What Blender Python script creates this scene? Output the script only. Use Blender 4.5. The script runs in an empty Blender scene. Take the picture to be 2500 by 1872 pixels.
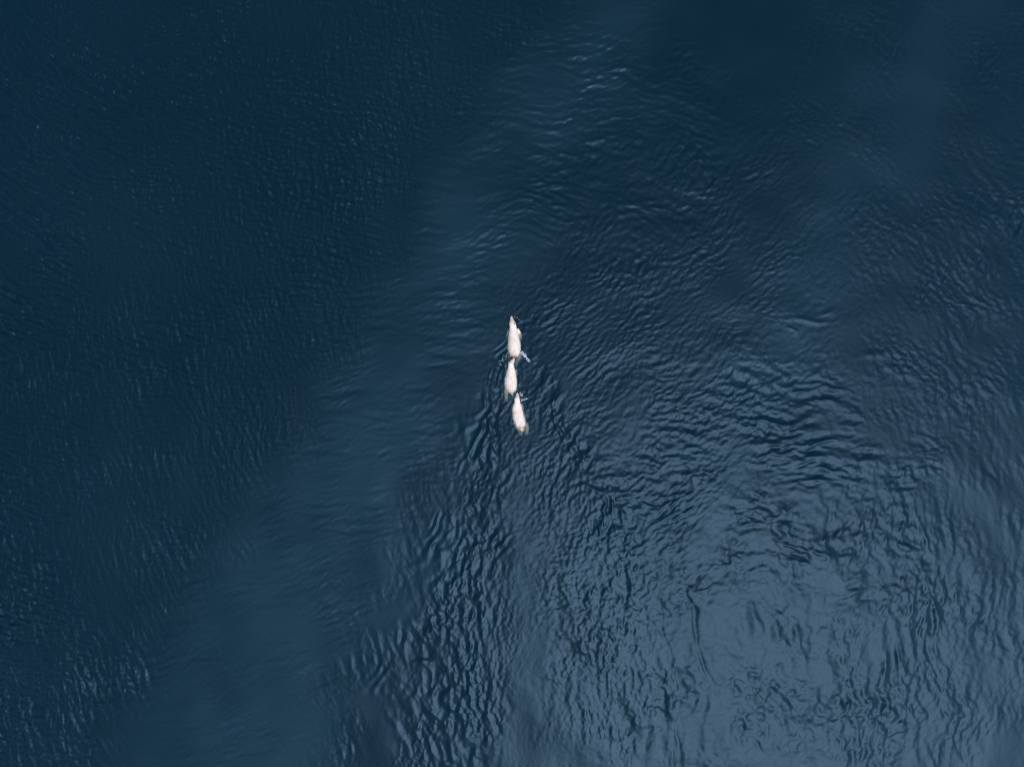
import bpy, bmesh, math, random
import numpy as np
from mathutils import Vector, Matrix

random.seed(7)
rng = np.random.default_rng(11)
scene = bpy.context.scene
col = scene.collection

# ------------------------------------------------------------------ camera
H_CAM = 36.0                      # drone height over the fjord
S = 27.0 / 1250.0                 # metres on the water per photo pixel, seen from that height
cam_d = bpy.data.cameras.new("camera")
cam = bpy.data.objects.new("camera", cam_d)
col.objects.link(cam)
cam.location = (0, 0, H_CAM)
cam.rotation_euler = (0, 0, 0)    # straight down
cam_d.sensor_width = 36
cam_d.lens = 24
cam_d.clip_start = 0.5
cam_d.clip_end = 6000
scene.camera = cam

# ------------------------------------------------------------------ light: bright overcast, veiled sun
SUN_ELEV = math.radians(63)
SUN_AZ = math.atan2(-0.765, 0.64)                # direction on the ground, from +x counter-clockwise
SUN_ANGLE = math.radians(36)
world = bpy.data.worlds.new("World")
scene.world = world
world.use_nodes = True
wn = world.node_tree.nodes
wl = world.node_tree.links
wn.clear()
sky = wn.new("ShaderNodeTexSky")
sky.sky_type = 'NISHITA'
sky.sun_disc = False
sky.sun_elevation = SUN_ELEV
sky.sun_rotation = math.pi / 2 - SUN_AZ
sky.air_density = 1.0
sky.dust_density = 3.0
sky.ozone_density = 2.0
bg = wn.new("ShaderNodeBackground")
bg.inputs["Strength"].default_value = 0.13
wo = wn.new("ShaderNodeOutputWorld")
wl.new(sky.outputs[0], bg.inputs[0])
wl.new(bg.outputs[0], wo.inputs[0])

sun_d = bpy.data.lights.new("sun", 'SUN')
sun_d.energy = 0.70
sun_d.angle = SUN_ANGLE
sun_d.color = (1.0, 0.975, 0.94)
sun = bpy.data.objects.new("sun", sun_d)
col.objects.link(sun)
to_sun = Vector((math.cos(SUN_AZ) * math.cos(SUN_ELEV), math.sin(SUN_AZ) * math.cos(SUN_ELEV), math.sin(SUN_ELEV)))
sun.rotation_euler = to_sun.to_track_quat('Z', 'Y').to_euler()
sun.location = to_sun * 80

scene.view_settings.view_transform = 'Standard'
scene.view_settings.look = 'None'
scene.view_settings.exposure = 0.65
scene.view_settings.gamma = 1.0
scene.view_settings.use_curve_mapping = False
scene.render.engine = 'CYCLES'
scene.cycles.use_denoising = False
scene.cycles.use_adaptive_sampling = False
scene.cycles.filter_width = 1.1
scene.cycles.max_bounces = 6
scene.cycles.transparent_max_bounces = 8
scene.cycles.caustics_reflective = False
scene.cycles.caustics_refractive = False


# ------------------------------------------------------------------ helpers
def W(px, py):
    """photo pixel -> metres on the water plane"""
    return ((px - 1250.0) * S, (936.0 - py) * S)


def new_mat(name):
    m = bpy.data.materials.new(name)
    m.use_nodes = True
    m.node_tree.nodes.clear()
    return m, m.node_tree.nodes, m.node_tree.links


def link_mesh(name, me, mat=None, parent=None):
    o = bpy.data.objects.new(name, me)
    col.objects.link(o)
    if mat:
        me.materials.append(mat)
    if parent:
        o.parent = parent
    return o


# ------------------------------------------------------------------ the water: one height field, waves built as geometry
DX = 0.052
NX, NY = 1100, 832
gx = (np.arange(NX) - (NX - 1) / 2) * DX
gy = (np.arange(NY) - (NY - 1) / 2) * DX
X, Y = np.meshgrid(gx, gy)
PX = X / S + 1250.0               # the same positions in photo pixels
PY = 936.0 - Y / S

kx = 2 * np.pi * np.fft.fftfreq(NX, DX)
ky = 2 * np.pi * np.fft.rfftfreq(NY, DX)
# work with rfft over axis 0 by transposing once
KXf, KYf = np.meshgrid(kx, 2 * np.pi * np.fft.fftfreq(NY, DX))
KR = np.hypot(KXf, KYf)
KR[0, 0] = 1e-6
KT = np.arctan2(KYf, KXf)


def waves(lam, bw, ang, spread, slope=1.0):
    """random wave field of peak length lam (m) travelling along ang (deg), scaled to the given rms slope"""
    d = np.angle(np.exp(2j * (KT - math.radians(ang)))) / 2
    amp = np.exp(-(np.log(KR * lam / (2 * np.pi)) ** 2) / (2 * bw * bw))
    if spread < 3:
        amp = amp * np.exp(-d * d / (2 * spread * spread))
    amp = amp / KR ** 0.9
    amp[0, 0] = 0
    f = np.fft.fft2(rng.standard_normal((NY, NX))) * amp
    h = np.fft.ifft2(f).real
    sl = np.sqrt(np.mean(np.gradient(h, DX, axis=0) ** 2 + np.gradient(h, DX, axis=1) ** 2))
    return h * (slope / sl)


def sea(long, short, ang, spread, slope, turn=0.0):
    """many wavelengths at once, each octave as steep as the next; short waves run less strictly along ang"""
    lk = np.log(2 * np.pi / KR)
    frac = np.clip((math.log(long) - lk) / (math.log(long) - math.log(short)), 0, 1)
    d = np.angle(np.exp(2j * (KT - math.radians(ang) - math.radians(turn) * frac))) / 2
    sp = spread * (0.7 + 0.9 * frac)
    lo, hi = 2 * np.pi / long, 2 * np.pi / short
    band = 1 / (1 + (lo / KR) ** 6) / (1 + (KR / hi) ** 6)
    amp = band * np.exp(-d * d / (2 * sp * sp)) / KR ** 2
    amp[0, 0] = 0
    q = np.fft.ifft2(np.fft.fft2(rng.standard_normal((NY, NX))) * amp).real
    sl = np.sqrt(np.mean(np.gradient(q, DX, axis=0) ** 2 + np.gradient(q, DX, axis=1) ** 2))
    return q * (slope / sl)


def noise(lam, ang=0, stretch=1.0):
    """smooth unit-variance noise of scale lam (m)"""
    c, s_ = math.cos(math.radians(ang)), math.sin(math.radians(ang))
    u = (KXf * c + KYf * s_) * stretch
    v = (-KXf * s_ + KYf * c)
    amp = np.exp(-(u * u + v * v) * (lam * lam) / 16)
    h = np.fft.ifft2(np.fft.fft2(rng.standard_normal((NY, NX))) * amp).real
    h -= h.mean()
    return h / h.std()


def sm(x, a, b):
    t = np.clip((x - a) / (b - a), 0, 1)
    return t * t * (3 - 2 * t)


def blob(cx, cy, rx, ry, rot=0.0, soft=0.45):
    """soft ellipse mask in photo pixels, edges broken up"""
    c, s_ = math.cos(math.radians(rot)), math.sin(math.radians(rot))
    dx, dy = PX - cx, PY - cy
    u = (dx * c + dy * s_) / rx
    v = (-dx * s_ + dy * c) / ry
    r = np.hypot(u, v) + 0.12 * N_EDGE
    return 1 - sm(r, 1 - soft, 1 + soft)


def polyline_x(pts, y):
    ys = [p[1] for p in pts]
    xs = [p[0] for p in pts]
    return np.interp(y, ys, xs)


N_EDGE = noise(2.6)
N_BIG = noise(7.0)
N_MED = noise(1.6)
N_SM = noise(0.8)

# --- regions of the surface -------------------------------------------------
edge_l = polyline_x([(1480, -120), (1370, 60), (1230, 200), (1120, 360), (1010, 560), (900, 800), (760, 980), (690, 1120),
                     (590, 1260), (470, 1420), (380, 1560), (300, 1720), (230, 1960)], PY) + 24 * N_EDGE + 8 * N_MED
left = 1 - sm(PX + 16 * N_SM, edge_l - 130, edge_l + 110)                  # wind-ruffled water
edge_r = polyline_x([(1620, -120), (1600, 200), (1500, 420), (1390, 560), (1300, 680), (1240, 800), (1190, 900), (1100, 1060),
                     (1055, 1300), (985, 1500), (910, 1700), (840, 1960)], PY) + 24 * N_EDGE
slick = (1 - left) * (1 - sm(PX, edge_r - 190, edge_r + 120))  # smooth band
right = (1 - left) * (1 - slick)
band2 = right * np.exp(-((PX - polyline_x([(2330, -100), (2200, 200), (2060, 500), (1960, 760), (1880, 1000), (1860, 1200)], PY) - 30 * N_EDGE - 25 * N_BIG) / 105.0) ** 2) * (1 - sm(PY, 900, 1080))
north = blob(1430, 330, 330, 330)
bright = 1 - sm(PY - polyline_x([(0, 0)], PY) * 0, 0, 1)     # placeholder, replaced below

h = np.zeros_like(X)


def gusty(f, lam=1.8, depth=0.45):
    """waves come in groups: swell and fade over a few wavelengths"""
    return f * np.clip(0.85 + depth * noise(lam), 0.1, 2.0)


# left: fine wind ripples running down to the right
far_l = sm(-(PX - 350) + (PY - 1300) * 0.5, -150, 300)
windy = 1 + 1.0 * sm(np.hypot(PX - 1700, PY - 1550), 1150, 2000)
h += left * windy * (gusty(sea(0.72, 0.13, 40, 0.50, 0.190, 4), 2.6, 0.28) + waves(0.24, 0.35, 42, 0.8, 0.05))
h += left * far_l * gusty(waves(0.65, 0.45, 36, 0.36, 0.075))
# smooth band: low ripples lying across the picture
h += slick * (gusty(sea(0.9, 0.16, 86, 0.40, 0.085, 10)) * (1.15 - 0.2 * sm(PY, 500, 1000)) + waves(2.4, 0.5, 95, 0.5, 0.025))
# upper middle: longer lens-shaped ripples
h += north * (1 - left) * (gusty(sea(1.1, 0.2, 72, 0.50, 0.070, -10), 2.0, 0.5))
# right of the swimmers: small confused chop
chop_mid = right * blob(1700, 660, 400, 420, 0, 0.6)
h += chop_mid * gusty(sea(0.65, 0.13, 128, 0.85, 0.092, 15), 2.0, 0.4)
chop_low = right * blob(1540, 1080, 340, 310, 35, 0.6)
h += chop_low * (gusty(sea(0.60, 0.14, 134, 0.50, 0.112, -15), 1.8, 0.4))
ne = right * sm(PX, 1850, 2100) * (1 - sm(PY, 950, 1150))
h += ne * gusty(sea(0.7, 0.14, 28, 0.9, 0.100)) * (1 - 0.6 * band2)
e_r = right * blob(2440, 820, 230, 420, 0, 0.6)
h += e_r * gusty(sea(1.1, 0.2, 10, 0.45, 0.100))
# calm lower right with lens-shaped holes, then upright swell lines
holes = right * blob(1860, 1150, 390, 220, 0, 0.6)
h += holes * gusty(sea(1.35, 0.20, 80, 0.42, 0.150, 10), 1.6, 0.7)
calm = right * blob(1850, 1560, 520, 420, 0, 0.6)
h += calm * (gusty(sea(1.8, 0.25, 25, 1.3, 0.080), 2.2, 0.55) + gusty(waves(1.0, 0.4, 5, 0.25, 0.045), 1.6, 0.8) + waves(0.34, 0.35, 0, 3, 0.035))
swell = right * sm(PX, 1820, 2120) * sm(PY, 1020, 1300)
h += swell * gusty(sea(1.15, 0.18, 5, 0.60, 0.095, -15), 2.0, 0.4)


def warp(f, amp):
    """bend a field by smooth displacements of the given size (m)"""
    u = (X + amp * (noise(4.0) + 0.35 * noise(1.2)) - gx[0]) / DX
    v = (Y + amp * (noise(4.0) + 0.35 * noise(1.2)) - gy[0]) / DX
    u = np.clip(u, 0, NX - 1.001); v = np.clip(v, 0, NY - 1.001)
    i = u.astype(int); j = v.astype(int); fu = u - i; fv = v - j
    return (f[j, i] * (1 - fu) + f[j, i + 1] * fu) * (1 - fv) + (f[j + 1, i] * (1 - fu) + f[j + 1, i + 1] * fu) * fv


h = warp(h, 0.16)

def wavelet(px, py, length, width, ang, slope):
    """one short steep crest; photo pixels, ang in degrees clockwise from +x of the photo"""
    c, s_ = math.cos(math.radians(ang)), math.sin(math.radians(ang))
    u = (PX - px) * c + (PY - py) * s_
    v = -(PX - px) * s_ + (PY - py) * c + 3 * N_SM + 4 * N_MED
    return slope * width * S * np.exp(-(u / length) ** 2 - (v / width) ** 2)


for w_ in [(1968, 778, 24, 7, 10, .30), (1995, 788, 22, 6, 8, .28), (2022, 764, 15, 6, -8, .28), (1932, 806, 12, 5, 35, .26),
           (1940, 950, 18, 7, -5, .24), (1925, 880, 14, 6, -20, .22), (2140, 870, 36, 9, -8, .20), (1990, 900, 20, 7, -12, .20),
           (2215, 90, 36, 5, 55, .22), (2110, 70, 28, 4, 78, .20), (2160, 90, 26, 5, 65, .20), (2290, 20, 28, 5, 45, .18),
           (1690, 1500, 70, 6, 82, -.34), (1720, 1610, 60, 6, 70, -.30), (1620, 1540, 45, 5, 84, -.24), (1655, 1655, 40, 5, 80, -.22),
           (1655, 1800, 35, 5, 84, -.26), (1850, 1810, 40, 5, 60, -.22)]:
    h += wavelet(*w_)

# --- the wake ----------------------------------------------------------------
def arm(p0, p1, lam, width0, width1, amp, nwarp, flare):
    """crests lying along the line p0->p1 (photo pixels); positive side = inside of the V"""
    (x0, y0), (x1, y1) = p0, p1
    L = math.hypot(x1 - x0, y1 - y0)
    tx, ty = (x1 - x0) / L, (y1 - y0) / L
    nx, ny = (-ty, tx) if (-ty) * (1250 - (x0 + x1) / 2) > 0 else (ty, -tx)
    a = (PX - x0) * tx + (PY - y0) * ty
    d = (PX - x0) * nx + (PY - y0) * ny
    d = d + 14 * N_EDGE + 7 * N_MED
    a_ = np.clip(a, 1, None)
    wdt = width0 + (width1 - width0) * np.clip(a_ / 1000, 0, 1.2)
    lam_px = lam / S * (0.55 + 0.45 * np.clip(a_ / 600, 0, 1.3))
    ph = 2 * np.pi * (d + flare * a_) / lam_px + nwarp * (0.9 * N_BIG + 1.0 * N_EDGE + 0.9 * N_MED + 0.5 * N_SM)
    env = sm(d, -0.45 * wdt - 8, 0.55 * wdt) * (1 - sm(d, 0.65 * wdt, 1.5 * wdt)) * sm(a, 5, 90) * (1 - sm(a, 0.85 * L, 1.15 * L))
    lump = np.clip(0.75 + 0.75 * noise(0.8, math.degrees(math.atan2(-ty, tx)), 0.6), 0.0, 2.4)
    k = 2 * np.pi / (lam_px * S)
    return env * lump * amp * np.sqrt(2) * np.sin(ph) / k, env


al, el = arm((1246, 782), (965, 1840), 0.80, 30, 200, 0.10, 1.2, 0.0)
al2, el2 = arm((1240, 800), (850, 1810), 1.0, 34, 130, 0.115, 1.8, 0.0)
h += (al2 + 0.6 * el2 * sea(1.2, 0.3, 14, 0.35, 0.10)) * np.clip(0.45 + 0.9 * noise(1.5), 0, 1.8) * (1 - 0.45 * sm(PY, 1150, 1500))
ar, er = arm((1260, 790), (1600, 1415), 0.95, 34, 150, 0.085, 1.6, 0.0)
h += al + ar
h += el * gusty(sea(1.5, 0.2, 14, 0.5, 0.13, 10), 1.5, 0.5) + er * gusty(sea(1.2, 0.2, 148, 0.5, 0.10), 1.2, 0.5)
vx = 1262 + (PY - 1000) * -0.02
inside = sm(PY, 800, 1000) * sm(PX, 1250 - (PY - 775) * 0.37, 1250 - (PY - 775) * 0.22 + 10) * \
    (1 - sm(PX, 1262 + (PY - 790) * 0.42 + 0, 1270 + (PY - 790) * 0.60 + 20))
inside = inside * (1 - sm(PX - 0.15 * PY, 1300, 1460))
spill_x = PX - (1246 - (PY - 782) * 0.37) - 22 * N_EDGE
h += sm(spill_x, -190, 20) * (1 - sm(spill_x, 20, 150)) * sm(PY, 900, 1150) * gusty(sea(1.0, 0.17, 12, 0.5, 0.055, 10), 1.6, 0.6)
trail = np.exp(-((PX - 1272 - 0.03 * (PY - 1000) - 10 * N_EDGE) / (38 + 0.05 * np.clip(PY - 1050, 0, 900))) ** 2) * sm(PY, 1080, 1220)
inside = inside * (1 - 0.85 * trail)
h = h * (1 - 0.55 * trail)
h += inside * gusty(sea(0.60, 0.14, 168, 0.60, 0.112, 12), 1.8, 0.4)
h += blob(1480, 1400, 190, 240, 0, 0.6) * (PX > 0) * sea(0.7, 0.16, 70, 1.1, 0.075)
h += 0.6 * blob(1260, 900, 60, 130) * waves(0.3, 0.4, 90, 1.2, 0.06)
h += waves(4.5, 0.4, 35, 0.9, 0.020) + (1 - left) * (1 - slick) * sea(5.0, 1.5, 60, 1.5, 0.020)

rough = np.clip(0.31 + 0.07 * left + 0.07 * ne - 0.04 * inside, 0.05, 0.45)
sheen_slick = (1 - (1 - sm(PX, edge_l - 95, edge_l + 110))) * (1 - sm(PX, edge_r - 200, edge_r + 110))
painted_sheen = np.clip(sheen_slick * (0.74 + 0.18 * N_BIG + 0.10 * N_EDGE + 0.05 * N_MED) + 0.40 * band2 + 0.10 * left * (1 + 0.6 * N_BIG), 0, 1)  # sky reflection on the smooth bands, painted as paler water; slight lift at left

# --- one sheet: fine in the middle, growing cells out to the horizon -------------
NE = 46
grow = np.cumsum(DX * 1.2 ** np.arange(1, NE + 1))
xs = np.concatenate([gx[0] - grow[::-1], gx, gx[-1] + grow])
ys = np.concatenate([gy[0] - grow[::-1], gy, gy[-1] + grow])
pad = ((NE, NE), (NE, NE))
Hh = np.pad(h, pad, mode='edge')
Rr = np.pad(rough, pad, mode='edge')
Ss = np.pad(painted_sheen, pad, mode='edge')
# let the waves die away beyond the fine part (the material's ripples go on)
CH = np.fft.fft2(h)
hx = np.fft.ifft2(-1j * KXf / KR * CH).real
hy = np.fft.ifft2(-1j * KYf / KR * CH).real
HXp = np.pad(hx, pad); HYp = np.pad(hy, pad)
fx = np.concatenate([np.linspace(0, 1, NE) ** 3, np.ones(NX), np.linspace(1, 0, NE) ** 3])
fy = np.concatenate([np.linspace(0, 1, NE) ** 3, np.ones(NY), np.linspace(1, 0, NE) ** 3])
Hh *= fx[None, :] * fy[:, None]
nxx, nyy = len(xs), len(ys)
XX, YY = np.meshgrid(xs, ys)
co = np.stack([XX - 0.35 * HXp, YY - 0.35 * HYp, Hh], -1).reshape(-1, 3).astype(np.float32)
idx = np.arange(nxx * nyy).reshape(nyy, nxx)
quads = np.stack([idx[:-1, :-1], idx[:-1, 1:], idx[1:, 1:], idx[1:, :-1]], -1).reshape(-1)
nq = len(quads) // 4
wm = bpy.data.meshes.new("water")
wm.vertices.add(len(co))
wm.vertices.foreach_set("co", co.ravel())
wm.loops.add(len(quads))
wm.loops.foreach_set("vertex_index", quads.astype(np.int32))
wm.polygons.add(nq)
wm.polygons.foreach_set("loop_start", np.arange(0, 4 * nq, 4, dtype=np.int32))
wm.polygons.foreach_set("use_smooth", np.ones(nq, dtype=bool))
wm.update(calc_edges=True)
# how far down one sees: clear over the bodies near the surface, elsewhere only the deep water's own colour shows
body_line = [(1248, 772), (1252, 800), (1256, 850), (1254, 884), (1248, 905), (1247, 940), (1238, 975), (1262, 965), (1263, 995), (1270, 1030), (1279, 1056)]
dist = np.full(XX.shape, 1e9)
for (x0, y0), (x1, y1) in zip(body_line, body_line[1:]):
    (ax, ay), (bx, by) = W(x0, y0), W(x1, y1)
    ll = (bx - ax) ** 2 + (by - ay) ** 2
    tt = np.clip(((XX - ax) * (bx - ax) + (YY - ay) * (by - ay)) / ll, 0, 1)
    dist = np.minimum(dist, np.hypot(XX - ax - tt * (bx - ax), YY - ay - tt * (by - ay)))
Cc = 0.72 * (1 - sm(dist, 0.36, 0.64))
for nm, arr in (("rough", Rr), ("painted_sheen", Ss), ("clear", Cc)):
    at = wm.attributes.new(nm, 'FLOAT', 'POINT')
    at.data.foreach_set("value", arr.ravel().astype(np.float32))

wmat, n, l = new_mat("sea_water")
out = n.new("ShaderNodeOutputMaterial")
geo = n.new("ShaderNodeNewGeometry")
a_r = n.new("ShaderNodeAttribute"); a_r.attribute_name = "rough"
a_s = n.new("ShaderNodeAttribute"); a_s.attribute_name = "painted_sheen"
tex = n.new("ShaderNodeTexNoise"); tex.inputs["Scale"].default_value = 9.0; tex.inputs["Detail"].default_value = 3
l.new(geo.outputs["Position"], tex.inputs["Vector"])
bump = n.new("ShaderNodeBump"); bump.inputs["Strength"].default_value = 0.35; bump.inputs["Distance"].default_value = 0.012
l.new(tex.outputs["Fac"], bump.inputs["Height"])
fre = n.new("ShaderNodeFresnel"); fre.inputs["IOR"].default_value = 1.39
l.new(bump.outputs[0], fre.inputs["Normal"])
glo = n.new("ShaderNodeBsdfGlossy"); glo.inputs["Color"].default_value = (0.350, 0.625, 1.0, 1)
l.new(a_r.outputs["Fac"], glo.inputs["Roughness"])
l.new(bump.outputs[0], glo.inputs["Normal"])
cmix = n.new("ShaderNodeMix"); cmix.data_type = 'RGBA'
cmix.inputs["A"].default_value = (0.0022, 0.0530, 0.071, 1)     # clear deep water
cmix.inputs["B"].default_value = (0.033, 0.124, 0.172, 1)     # paler tone, sky sheen of the smooth bands put into the colour
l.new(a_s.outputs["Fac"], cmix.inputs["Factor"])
a_c = n.new("ShaderNodeAttribute"); a_c.attribute_name = "clear"
inv = n.new("ShaderNodeMath"); inv.operation = 'SUBTRACT'; inv.inputs[0].default_value = 1.0
l.new(a_c.outputs["Fac"], inv.inputs[1])
gain = n.new("ShaderNodeMath"); gain.operation = 'DIVIDE'; gain.inputs[0].default_value = 0.2
l.new(inv.outputs[0], gain.inputs[1])
scl = n.new("ShaderNodeVectorMath"); scl.operation = 'SCALE'
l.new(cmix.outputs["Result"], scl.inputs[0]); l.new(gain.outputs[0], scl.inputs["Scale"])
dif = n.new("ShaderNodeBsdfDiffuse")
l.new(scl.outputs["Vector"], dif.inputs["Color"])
tra = n.new("ShaderNodeBsdfTransparent")
body = n.new("ShaderNodeMixShader"); l.new(a_c.outputs["Fac"], body.inputs[0])
l.new(dif.outputs[0], body.inputs[1]); l.new(tra.outputs[0], body.inputs[2])
top = n.new("ShaderNodeMixShader")
l.new(fre.outputs[0], top.inputs[0]); l.new(body.outputs[0], top.inputs[1]); l.new(glo.outputs[0], top.inputs[2])
l.new(top.outputs[0], out.inputs["Surface"])
vol = n.new("ShaderNodeVolumeAbsorption")
vol.inputs["Color"].default_value = (0.30, 0.62, 0.66, 1); vol.inputs["Density"].default_value = 2.1
l.new(vol.outputs[0], out.inputs["Volume"])
water = link_mesh("water", wm, wmat)
water["kind"] = "structure"

# the dark sea bed far below
bmsh = bpy.data.meshes.new("seabed")
R = 900.0
bmsh.from_pydata([(-R, -R, -14), (R, -R, -14), (R, R, -14), (-R, R, -14)], [], [(0, 1, 2, 3)])
smat, n, l = new_mat("dark_seabed")
o_ = n.new("ShaderNodeOutputMaterial"); d_ = n.new("ShaderNodeBsdfDiffuse")
t_ = n.new("ShaderNodeTexNoise"); t_.inputs["Scale"].default_value = 0.3
r_ = n.new("ShaderNodeValToRGB"); r_.color_ramp.elements[0].color = (0.012, 0.016, 0.016, 1); r_.color_ramp.elements[1].color = (0.03, 0.034, 0.03, 1)
l.new(t_.outputs["Fac"], r_.inputs[0]); l.new(r_.outputs[0], d_.inputs[0]); l.new(d_.outputs[0], o_.inputs[0])
seabed = link_mesh("seabed", bmsh, smat)
seabed["kind"] = "structure"

# ------------------------------------------------------------------ polar bears
fmat, n, l = new_mat("polar_bear_fur")
o_ = n.new("ShaderNodeOutputMaterial")
p_ = n.new("ShaderNodeBsdfPrincipled"); p_.inputs["Roughness"].default_value = 0.75
p_.inputs["Specular IOR Level"].default_value = 0.2
at = n.new("ShaderNodeAttribute"); at.attribute_name = "stain"
tc = n.new("ShaderNodeTexCoord")
t_ = n.new("ShaderNodeTexNoise"); t_.inputs["Scale"].default_value = 7; t_.inputs["Detail"].default_value = 4
l.new(tc.outputs["Object"], t_.inputs["Vector"])
ad = n.new("ShaderNodeMath"); ad.operation = 'MULTIPLY_ADD'; ad.inputs[1].default_value = 0.5; ad.inputs[2].default_value = -0.25
l.new(t_.outputs["Fac"], ad.inputs[0])
sm_ = n.new("ShaderNodeMath"); sm_.operation = 'ADD'; sm_.use_clamp = True
l.new(at.outputs["Fac"], sm_.inputs[0]); l.new(ad.outputs[0], sm_.inputs[1])
r_ = n.new("ShaderNodeValToRGB")
r_.color_ramp.elements[0].color = (0.89, 0.81, 0.72, 1)
r_.color_ramp.elements[1].color = (0.22, 0.14, 0.08, 1)
e = r_.color_ramp.elements.new(0.4); e.color = (0.66, 0.54, 0.38, 1)
l.new(sm_.outputs[0], r_.inputs[0]); l.new(r_.outputs[0], p_.inputs["Base Color"]); l.new(p_.outputs[0], o_.inputs[0])


def simple(name, c, rough=0.6):
    m, n, l = new_mat(name)
    o_ = n.new("ShaderNodeOutputMaterial"); p_ = n.new("ShaderNodeBsdfPrincipled")
    t_ = n.new("ShaderNodeTexNoise"); t_.inputs["Scale"].default_value = 40
    r_ = n.new("ShaderNodeValToRGB")
    r_.color_ramp.elements[0].color = (*[v * 0.8 for v in c], 1); r_.color_ramp.elements[1].color = (*[min(1, v * 1.15) for v in c], 1)
    l.new(t_.outputs["Fac"], r_.inputs[0]); l.new(r_.outputs[0], p_.inputs["Base Color"])
    p_.inputs["Roughness"].default_value = rough
    l.new(p_.outputs[0], o_.inputs[0])
    return m


nose_mat = simple("nose_leather", (0.05, 0.045, 0.045), 0.35)
eye_mat = simple("eye_dark", (0.012, 0.01, 0.01), 0.15)
ear_mat = simple("ear_fur", (0.42, 0.29, 0.17), 0.8)
muzzle_mat = simple("wet_muzzle_fur", (0.46, 0.43, 0.41), 0.55)


def loft(bm, stations, seg=20, power=2.2):
    """stations: (centre Vector, side Vector, half width, half height)"""
    rings = []
    for c, side, hw, hh in stations:
        ring = []
        for k in range(seg):
            a = 2 * math.pi * k / seg
            ca, sa = math.cos(a), math.sin(a)
            f = (abs(ca) ** power + abs(sa) ** power) ** (-1 / power)
            ring.append(bm.verts.new(c + side * (ca * f * hw) + Vector((0, 0, 1)) * (sa * f * hh)))
        rings.append(ring)
    for a, b in zip(rings, rings[1:]):
        for k in range(seg):
            bm.faces.new((a[k], a[(k + 1) % seg], b[(k + 1) % seg], b[k]))
    bm.faces.new(list(reversed(rings[0])))
    bm.faces.new(rings[-1])


def limb(bm, pts, seg=12):
    """tapered round limb through (x, y, z, r)"""
    P = [Vector(p[:3]) for p in pts]
    rings = []
    for i, p in enumerate(P):
        t = (P[min(i + 1, len(P) - 1)] - P[max(i - 1, 0)]).normalized()
        u = t.orthogonal().normalized()
        v = t.cross(u)
        r = pts[i][3]
        rings.append([bm.verts.new(p + (u * math.cos(2 * math.pi * k / seg) + v * math.sin(2 * math.pi * k / seg)) * r) for k in range(seg)])
    for a, b in zip(rings, rings[1:]):
        for k in range(seg):
            bm.faces.new((a[k], a[(k + 1) % seg], b[(k + 1) % seg], b[k]))
    bm.faces.new(list(reversed(rings[0])))
    bm.faces.new(rings[-1])


def catmull(rows, per=5):
    rows = [np.array(r, float) for r in rows]
    outp = []
    for i in range(len(rows) - 1):
        p0, p1, p2, p3 = rows[max(i - 1, 0)], rows[i], rows[i + 1], rows[min(i + 2, len(rows) - 1)]
        for k in range(per):
            t = k / per
            outp.append(0.5 * ((2 * p1) + (-p0 + p2) * t + (2 * p0 - 5 * p1 + 4 * p2 - p3) * t * t + (-p0 + 3 * p1 - 3 * p2 + p3) * t ** 3))
    outp.append(rows[-1])
    return outp


def ellipsoid(name, r, mat, parent, loc, rot=(0, 0, 0), seg=12, cut=None):
    bm = bmesh.new()
    bmesh.ops.create_uvsphere(bm, u_segments=seg, v_segments=8, radius=1)
    for v in bm.verts:
        v.co = Vector((v.co.x * r[0], v.co.y * r[1], v.co.z * r[2]))
        if cut:
            v.co.y += cut * (v.co.z / r[2]) ** 2 * r[1]
    for f in bm.faces:
        f.smooth = True
    me = bpy.data.meshes.new(name)
    bm.to_mesh(me); bm.free()
    o = link_mesh(name, me, mat, parent)
    o.location = loc
    o.rotation_euler = rot
    return o


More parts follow.
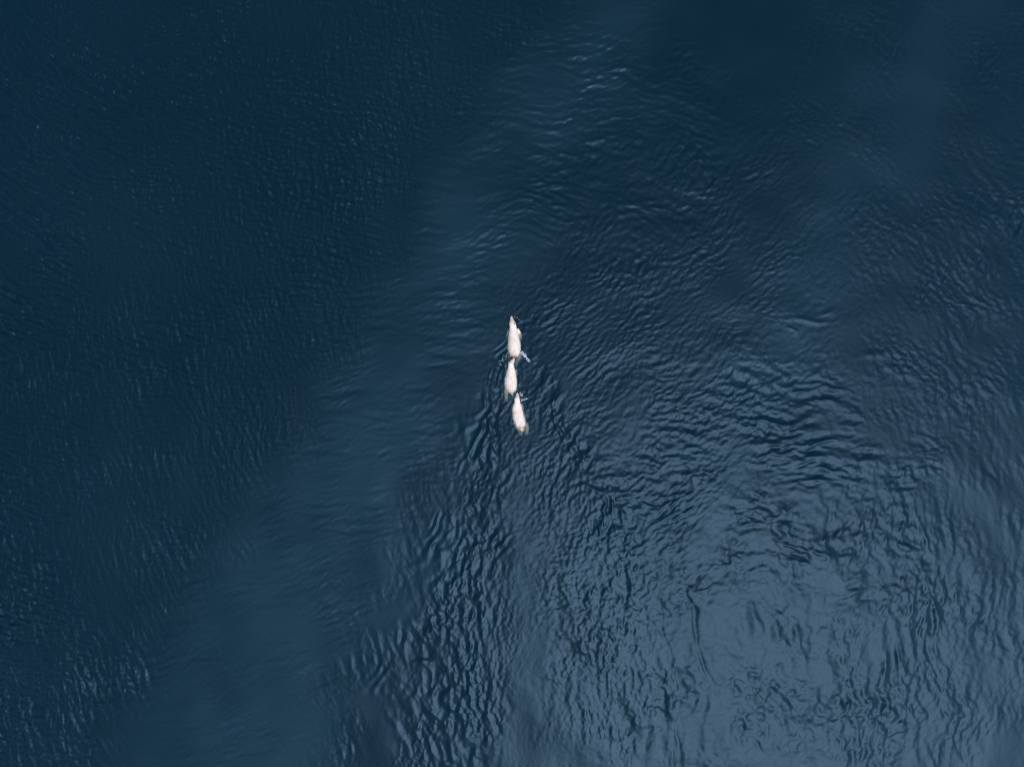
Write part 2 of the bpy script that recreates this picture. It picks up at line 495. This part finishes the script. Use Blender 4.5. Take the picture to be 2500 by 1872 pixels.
def make_bear(label, spine, limbs, ears, eyes, nose, stains, n_fur, fur_len, seed, group):
    """spine rows: photo x, photo y, full width px, centre height m, half height m.  Everything is built about the mid-back."""
    r_ = random.Random(seed)
    mid = spine[len(spine) // 2]
    ox, oy = W(mid[0], mid[1])
    root = bpy.data.objects.new("polar_bear", None)
    col.objects.link(root)
    root.location = (ox, oy, 0)
    root.empty_display_size = 0.3
    root["label"] = label
    root["category"] = "polar bear"
    root["group"] = group

    def loc(px, py, z=0.0):
        x, y = W(px, py)
        return Vector((x - ox, y - oy, z))

    rows = catmull([[*loc(p[0], p[1]).to_2d(), p[2] * S / 2, p[3], p[4]] for p in spine])
    st = []
    for i, r in enumerate(rows):
        a, b = rows[max(i - 1, 0)], rows[min(i + 1, len(rows) - 1)]
        t = Vector((b[0] - a[0], b[1] - a[1], 0)).normalized()
        st.append((Vector((r[0], r[1], r[3])), Vector((t.y, -t.x, 0)), max(r[2], 0.01), max(r[4], 0.01)))
    bm = bmesh.new()
    loft(bm, st)
    for lm in limbs:
        limb(bm, [tuple(loc(p[0], p[1], p[2])) + (p[3],) for p in catmull(lm, 4)])
    bmesh.ops.recalc_face_normals(bm, faces=bm.faces)
    me = bpy.data.meshes.new("body_source")
    bm.to_mesh(me); bm.free()
    tmp = bpy.data.objects.new("body_source", me)
    col.objects.link(tmp)
    md = tmp.modifiers.new("remesh", 'REMESH'); md.mode = 'VOXEL'; md.voxel_size = 0.02
    ms = tmp.modifiers.new("smooth", 'SMOOTH'); ms.factor = 0.5; ms.iterations = 4
    dg = bpy.context.evaluated_depsgraph_get()
    dg.update()
    fin = bpy.data.meshes.new_from_object(tmp.evaluated_get(dg))
    bpy.data.objects.remove(tmp)
    bpy.data.meshes.remove(me)
    fin.name = "body"
    fin.materials.clear()
    nv = len(fin.vertices)
    cc = np.empty(nv * 3, np.float32); fin.vertices.foreach_get("co", cc); cc = cc.reshape(-1, 3)
    nn = np.empty(nv * 3, np.float32); fin.vertices.foreach_get("normal", nn); nn = nn.reshape(-1, 3)
    # tousled coat: shallow lumps
    lum = np.sin(cc[:, 0] * 31 + 3 * np.sin(cc[:, 1] * 9)) * np.sin(cc[:, 1] * 23 + 2 * np.sin(cc[:, 0] * 17))
    cc += nn * (0.006 * lum)[:, None]
    fin.vertices.foreach_set("co", cc.ravel())
    fin.polygons.foreach_set("use_smooth", np.ones(len(fin.polygons), dtype=bool))
    stn = np.zeros(nv)
    for (sx, sy, rad, val) in stains:
        c = loc(sx, sy)
        d = np.hypot(cc[:, 0] - c.x, cc[:, 1] - c.y) / (rad * S)
        stn = np.maximum(stn, val * np.exp(-d * d))
    stn = np.maximum(stn, 0.25 * np.clip(-cc[:, 2] / 0.25, 0, 1))         # yellowed lower coat
    at = fin.attributes.new("stain", 'FLOAT', 'POINT')
    at.data.foreach_set("value", stn.astype(np.float32))
    fin.update()
    link_mesh("body", fin, fmat, root)

    # coat: loose tapering tufts lying backwards
    fin.calc_loop_triangles()
    back = (Vector((st[-1][0].x, st[-1][0].y, 0)) - Vector((st[2][0].x, st[2][0].y, 0))).normalized()
    head_c = loc(spine[3][0], spine[3][1])
    head_r = abs(spine[5][1] - spine[0][1]) * S
    npx = loc(spine[0][0], spine[0][1])
    ids = np.random.default_rng(seed).integers(0, nv, n_fur)
    vs, fs, sv, sn = [], [], [], []
    for i in ids:
        p = Vector(cc[i]); nrm = Vector(nn[i])
        dh = (p.to_2d() - npx.to_2d()).length
        ln = fur_len * (0.5 + r_.random()) * min(1.0, 0.12 + max(0, dh - 0.25) * 1.1)
        if ln < 0.012:
            continue
        jit = Vector((r_.gauss(0, .25), r_.gauss(0, .25), r_.gauss(0, .25)))
        d = (nrm * 0.42 + back * 0.9 + jit).normalized()
        s_ = d.cross(nrm)
        if s_.length < 1e-3:
            s_ = d.orthogonal()
        s_ = s_.normalized() * (0.006 + 0.004 * r_.random())
        b = len(vs)
        m_ = p + d * ln * 0.55
        tip = p + (d * ln + back * ln * 0.25 - Vector((0, 0, ln * 0.2)))
        vs += [p - s_, p + s_, m_ + s_ * 0.7, m_ - s_ * 0.7, tip]
        fs += [(b, b + 1, b + 2, b + 3), (b + 3, b + 2, b + 4)]
        sv += [stn[i]] * 5
        sn += [tuple(nrm)] * 5
    fm = bpy.data.meshes.new("fur")
    fm.from_pydata(vs, [], fs)
    at = fm.attributes.new("stain", 'FLOAT', 'POINT')
    at.data.foreach_set("value", np.array(sv, np.float32))
    fm.polygons.foreach_set("use_smooth", np.ones(len(fm.polygons), dtype=bool))
    fm.normals_split_custom_set_from_vertices(sn)
    fo = link_mesh("fur", fm, fmat, root)
    fo["kind"] = "stuff"

    fwd = math.atan2(spine[0][0] - spine[2][0], -(spine[0][1] - spine[2][1]))    # heading of the head from +y, clockwise
    for (px, py, z) in ears:
        ellipsoid("ear", (0.050, 0.030, 0.052), ear_mat, root, loc(px, py, z), (math.radians(-25), 0, -fwd), cut=0.8)
    for (px, py, z) in eyes:
        ellipsoid("eye", (0.013, 0.013, 0.013), eye_mat, root, loc(px, py, z), (0, 0, -fwd), 8)
    ellipsoid("nose", (0.038, 0.026, 0.028), nose_mat, root, loc(*nose), (0, 0, -fwd), cut=-0.3)
    ellipsoid("tail", (0.045, 0.075, 0.035), fmat, root, Vector((st[-1][0].x, st[-1][0].y, st[-1][0].z + 0.02)), (math.radians(25), 0, -math.atan2(-back.x, -back.y)))
    return root


grp = "polar bears swimming in line"
# mother, leading
make_bear("largest polar bear swimming at the head of the line, muzzle stretched straight ahead",
          [(1248.5, 771.8, 4.0, 0.06, 0.045), (1248.6, 775, 6.0, 0.07, 0.065), (1249.2, 779, 8.2, 0.09, 0.09), (1250, 784, 12.0, 0.10, 0.13),
           (1251, 790, 15.0, 0.09, 0.16), (1252.3, 797, 16.5, 0.04, 0.19), (1253, 805, 19.0, -0.03, 0.24), (1253.6, 815, 24.5, -0.12, 0.30),
           (1254.5, 828, 28.5, -0.15, 0.34), (1255.4, 842, 31.5, -0.15, 0.35), (1256, 853, 31.0, -0.17, 0.34), (1256.2, 862, 26.0, -0.19, 0.29),
           (1256.3, 869, 18.0, -0.20, 0.22), (1256.3, 873, 8.0, -0.20, 0.12)],
          [[(1246, 806, -.15, .13), (1241.5, 813, -.25, .12), (1241, 822, -.42, .10), (1243, 812, -.62, .085), (1243, 800, -.75, .10)],
           [(1261, 804, -.12, .13), (1268, 812, -.13, .115), (1270, 820, -.22, .095), (1267, 826, -.42, .08), (1266, 820, -.6, .10)],
           [(1248, 858, -.22, .17), (1245, 868, -.38, .13), (1244, 878, -.55, .10), (1244, 886, -.75, .09), (1244, 890, -.85, .10)],
           [(1264, 858, -.20, .17), (1267, 868, -.26, .13), (1262, 877, -.36, .10), (1259, 886, -.5, .085), (1258, 890, -.6, .10)]],
          [(1245, 790.5, .20), (1256.5, 791, .22)], [(1246.8, 781.5, .175), (1253, 781.5, .175)], (1248.4, 770.8, .075),
          [(1250, 783, 8, .50), (1248.5, 774, 5, .45), (1255.5, 791.5, 2.2, .7), (1256.5, 871, 6, .95), (1250, 868, 10, .35)],
          9000, 0.085, 21, grp)
# first cub, right behind
make_bear("middle polar bear of the line with head turned and one hind leg trailing behind",
          [(1255.3, 873, 3.4, 0.05, 0.04), (1254.4, 876.2, 5.0, 0.06, 0.06), (1252.6, 880, 8.0, 0.08, 0.085), (1250, 884, 11.5, 0.09, 0.12),
           (1248, 888, 13.5, 0.08, 0.145), (1247.6, 894, 14.6, 0.03, 0.17), (1248, 901, 18.0, -0.04, 0.22), (1247.7, 910, 23.5, -0.11, 0.28),
           (1247, 922, 29.0, -0.14, 0.31), (1247, 934, 31.0, -0.15, 0.31), (1247.8, 944, 29.0, -0.15, 0.29), (1248.2, 951, 23.0, -0.16, 0.25),
           (1247.8, 956, 15.0, -0.17, 0.18), (1247.2, 958.5, 7.0, -0.17, 0.10)],
          [[(1240, 902, -.15, .11), (1237, 910, -.28, .10), (1238, 915, -.45, .085), (1240, 906, -.62, .08), (1240, 899, -.7, .09)],
           [(1256, 902, -.15, .11), (1259, 909, -.25, .10), (1259, 916, -.4, .08), (1257, 912, -.55, .08), (1257, 905, -.6, .09)],
           [(1239, 944, -.17, .15), (1236.5, 955, -.19, .11), (1236, 964, -.20, .085), (1235.5, 972, -.22, .085), (1235, 977, -.25, .075)],
           [(1256, 946, -.18, .15), (1256, 955, -.32, .11), (1254, 962, -.5, .085), (1253, 968, -.65, .08), (1253, 971, -.7, .09)]],
          [(1241.8, 886.8, .17), (1253.4, 889, .18)], [(1249.2, 881, .15), (1254.8, 882.5, .15)], (1255.8, 872, .06),
          [(1254, 876, 4, .38), (1249, 883, 6, .25), (1244.5, 957, 4, .55), (1253, 957, 4, .5), (1235.5, 974, 3.5, .95), (1236, 962, 7, .45), (1241, 950, 6, .3)],
          8000, 0.085, 22, grp)
# second cub, last
make_bear("last polar bear of the line, body bent in a slight curve and flanks under water",
          [(1262.6, 958.6, 3.6, 0.06, 0.04), (1262.8, 961.5, 5.4, 0.07, 0.06), (1263, 965.5, 8.4, 0.09, 0.085), (1263, 970, 11.0, 0.10, 0.12),
           (1262.6, 974.5, 13.6, 0.09, 0.145), (1262.6, 981, 14.2, 0.05, 0.16), (1262.6, 988, 19.0, -0.04, 0.23), (1262.8, 997, 27.5, -0.20, 0.30),
           (1264.3, 1009, 30.5, -0.24, 0.32), (1267, 1021, 31.0, -0.25, 0.32), (1270, 1032, 31.0, -0.26, 0.31), (1273.5, 1041, 27.5, -0.27, 0.27),
           (1276, 1047, 16.0, -0.20, 0.20), (1277.2, 1050, 7.0, -0.2, 0.12)],
          [[(1256, 988, -.18, .12), (1252.5, 996, -.24, .11), (1253, 1004, -.36, .09), (1255, 996, -.55, .08), (1255, 988, -.65, .09)],
           [(1270, 987, -.14, .12), (1273.5, 992, -.17, .095), (1274, 998, -.28, .085), (1272, 1004, -.42, .08), (1271, 998, -.55, .09)],
           [(1266, 1036, -.24, .14), (1268, 1045, -.28, .11), (1270.5, 1051, -.30, .085), (1271.5, 1055, -.36, .075), (1272, 1058, -.45, .08)],
           [(1283, 1034, -.24, .14), (1286, 1043, -.28, .11), (1286, 1050, -.28, .09), (1285.5, 1054, -.34, .08), (1285, 1058, -.45, .08)]],
          [(1256.8, 973.5, .18), (1268.2, 973.5, .18)], [(1260, 967.5, .15), (1266, 967.5, .15)], (1262.6, 957.6, .065),
          [(1263, 967, 5, .38), (1262.7, 961, 3, .4), (1279, 1044, 4.5, .95), (1270, 1042, 6, .5), (1256, 1005, 5, .3), (1285, 1045, 7, .35)],
          8000, 0.085, 23, grp)

# ------------------------------------------------------------------ foam and splashes
foam_mat = simple("foam_white", (0.46, 0.49, 0.57), 0.7)


def hz(x, y):
    i = int(np.clip(round((x - gx[0]) / DX), 0, NX - 1)); j = int(np.clip(round((y - gy[0]) / DX), 0, NY - 1))
    return float(h[j, i])


def foam(label, path, count, spread, size, seed):
    """a scatter of froth bubbles along a path of photo pixels"""
    r_ = random.Random(seed)
    bm = bmesh.new()
    cx, cy = W(*path[len(path) // 2])
    for _ in range(count):
        t = r_.random() * (len(path) - 1)
        i = int(t); f = t - i
        px = path[i][0] * (1 - f) + path[i + 1][0] * f + r_.gauss(0, spread)
        py = path[i][1] * (1 - f) + path[i + 1][1] * f + r_.gauss(0, spread)
        x, y = W(px, py)
        q = size * (0.4 + r_.random() ** 2 * 1.5)
        m = Matrix.Translation((x - cx, y - cy, hz(x, y) + q * 0.1)) @ Matrix.Rotation(r_.random() * 6.3, 4, 'Z') @ Matrix.Diagonal((q * (1 + r_.random()), q, q * 0.5, 1))
        bmesh.ops.create_icosphere(bm, subdivisions=1, radius=1, matrix=m)
    me = bpy.data.meshes.new("foam_patch")
    bm.to_mesh(me); bm.free()
    o = link_mesh("foam_patch", me, foam_mat)
    o.location = (cx, cy, 0)
    o["label"] = label
    o["category"] = "foam"
    o["kind"] = "stuff"
    o["group"] = "foam splashed up by the swimmers"
    return o


foam("brightest white foam streak, trailing off the leading bear's hip", [(1272, 857), (1277, 864), (1284, 871), (1291, 881)], 200, 1.7, 0.014, 1)
foam("sparse foam specks opposite the bright streak, beside the middle bear's head", [(1238, 866), (1233, 874), (1226, 882), (1218, 897)], 80, 2.8, 0.007, 2)
foam("small lilac foam curl at the last bear's muzzle", [(1268, 961), (1275, 962), (1272, 967)], 60, 1.2, 0.010, 3)
foam("thin foam line running sideways from the last bear's neck", [(1271, 979), (1276, 976), (1284, 974), (1287, 973)], 70, 0.8, 0.010, 4)
foam("tiny foam fleck under the middle bear's rump", [(1250, 961), (1251, 966)], 18, 0.7, 0.010, 5)
foam("faint foam arc in front of the leading bear's nose", [(1255, 772), (1260, 774), (1267, 779), (1276, 786)], 26, 0.7, 0.006, 6)
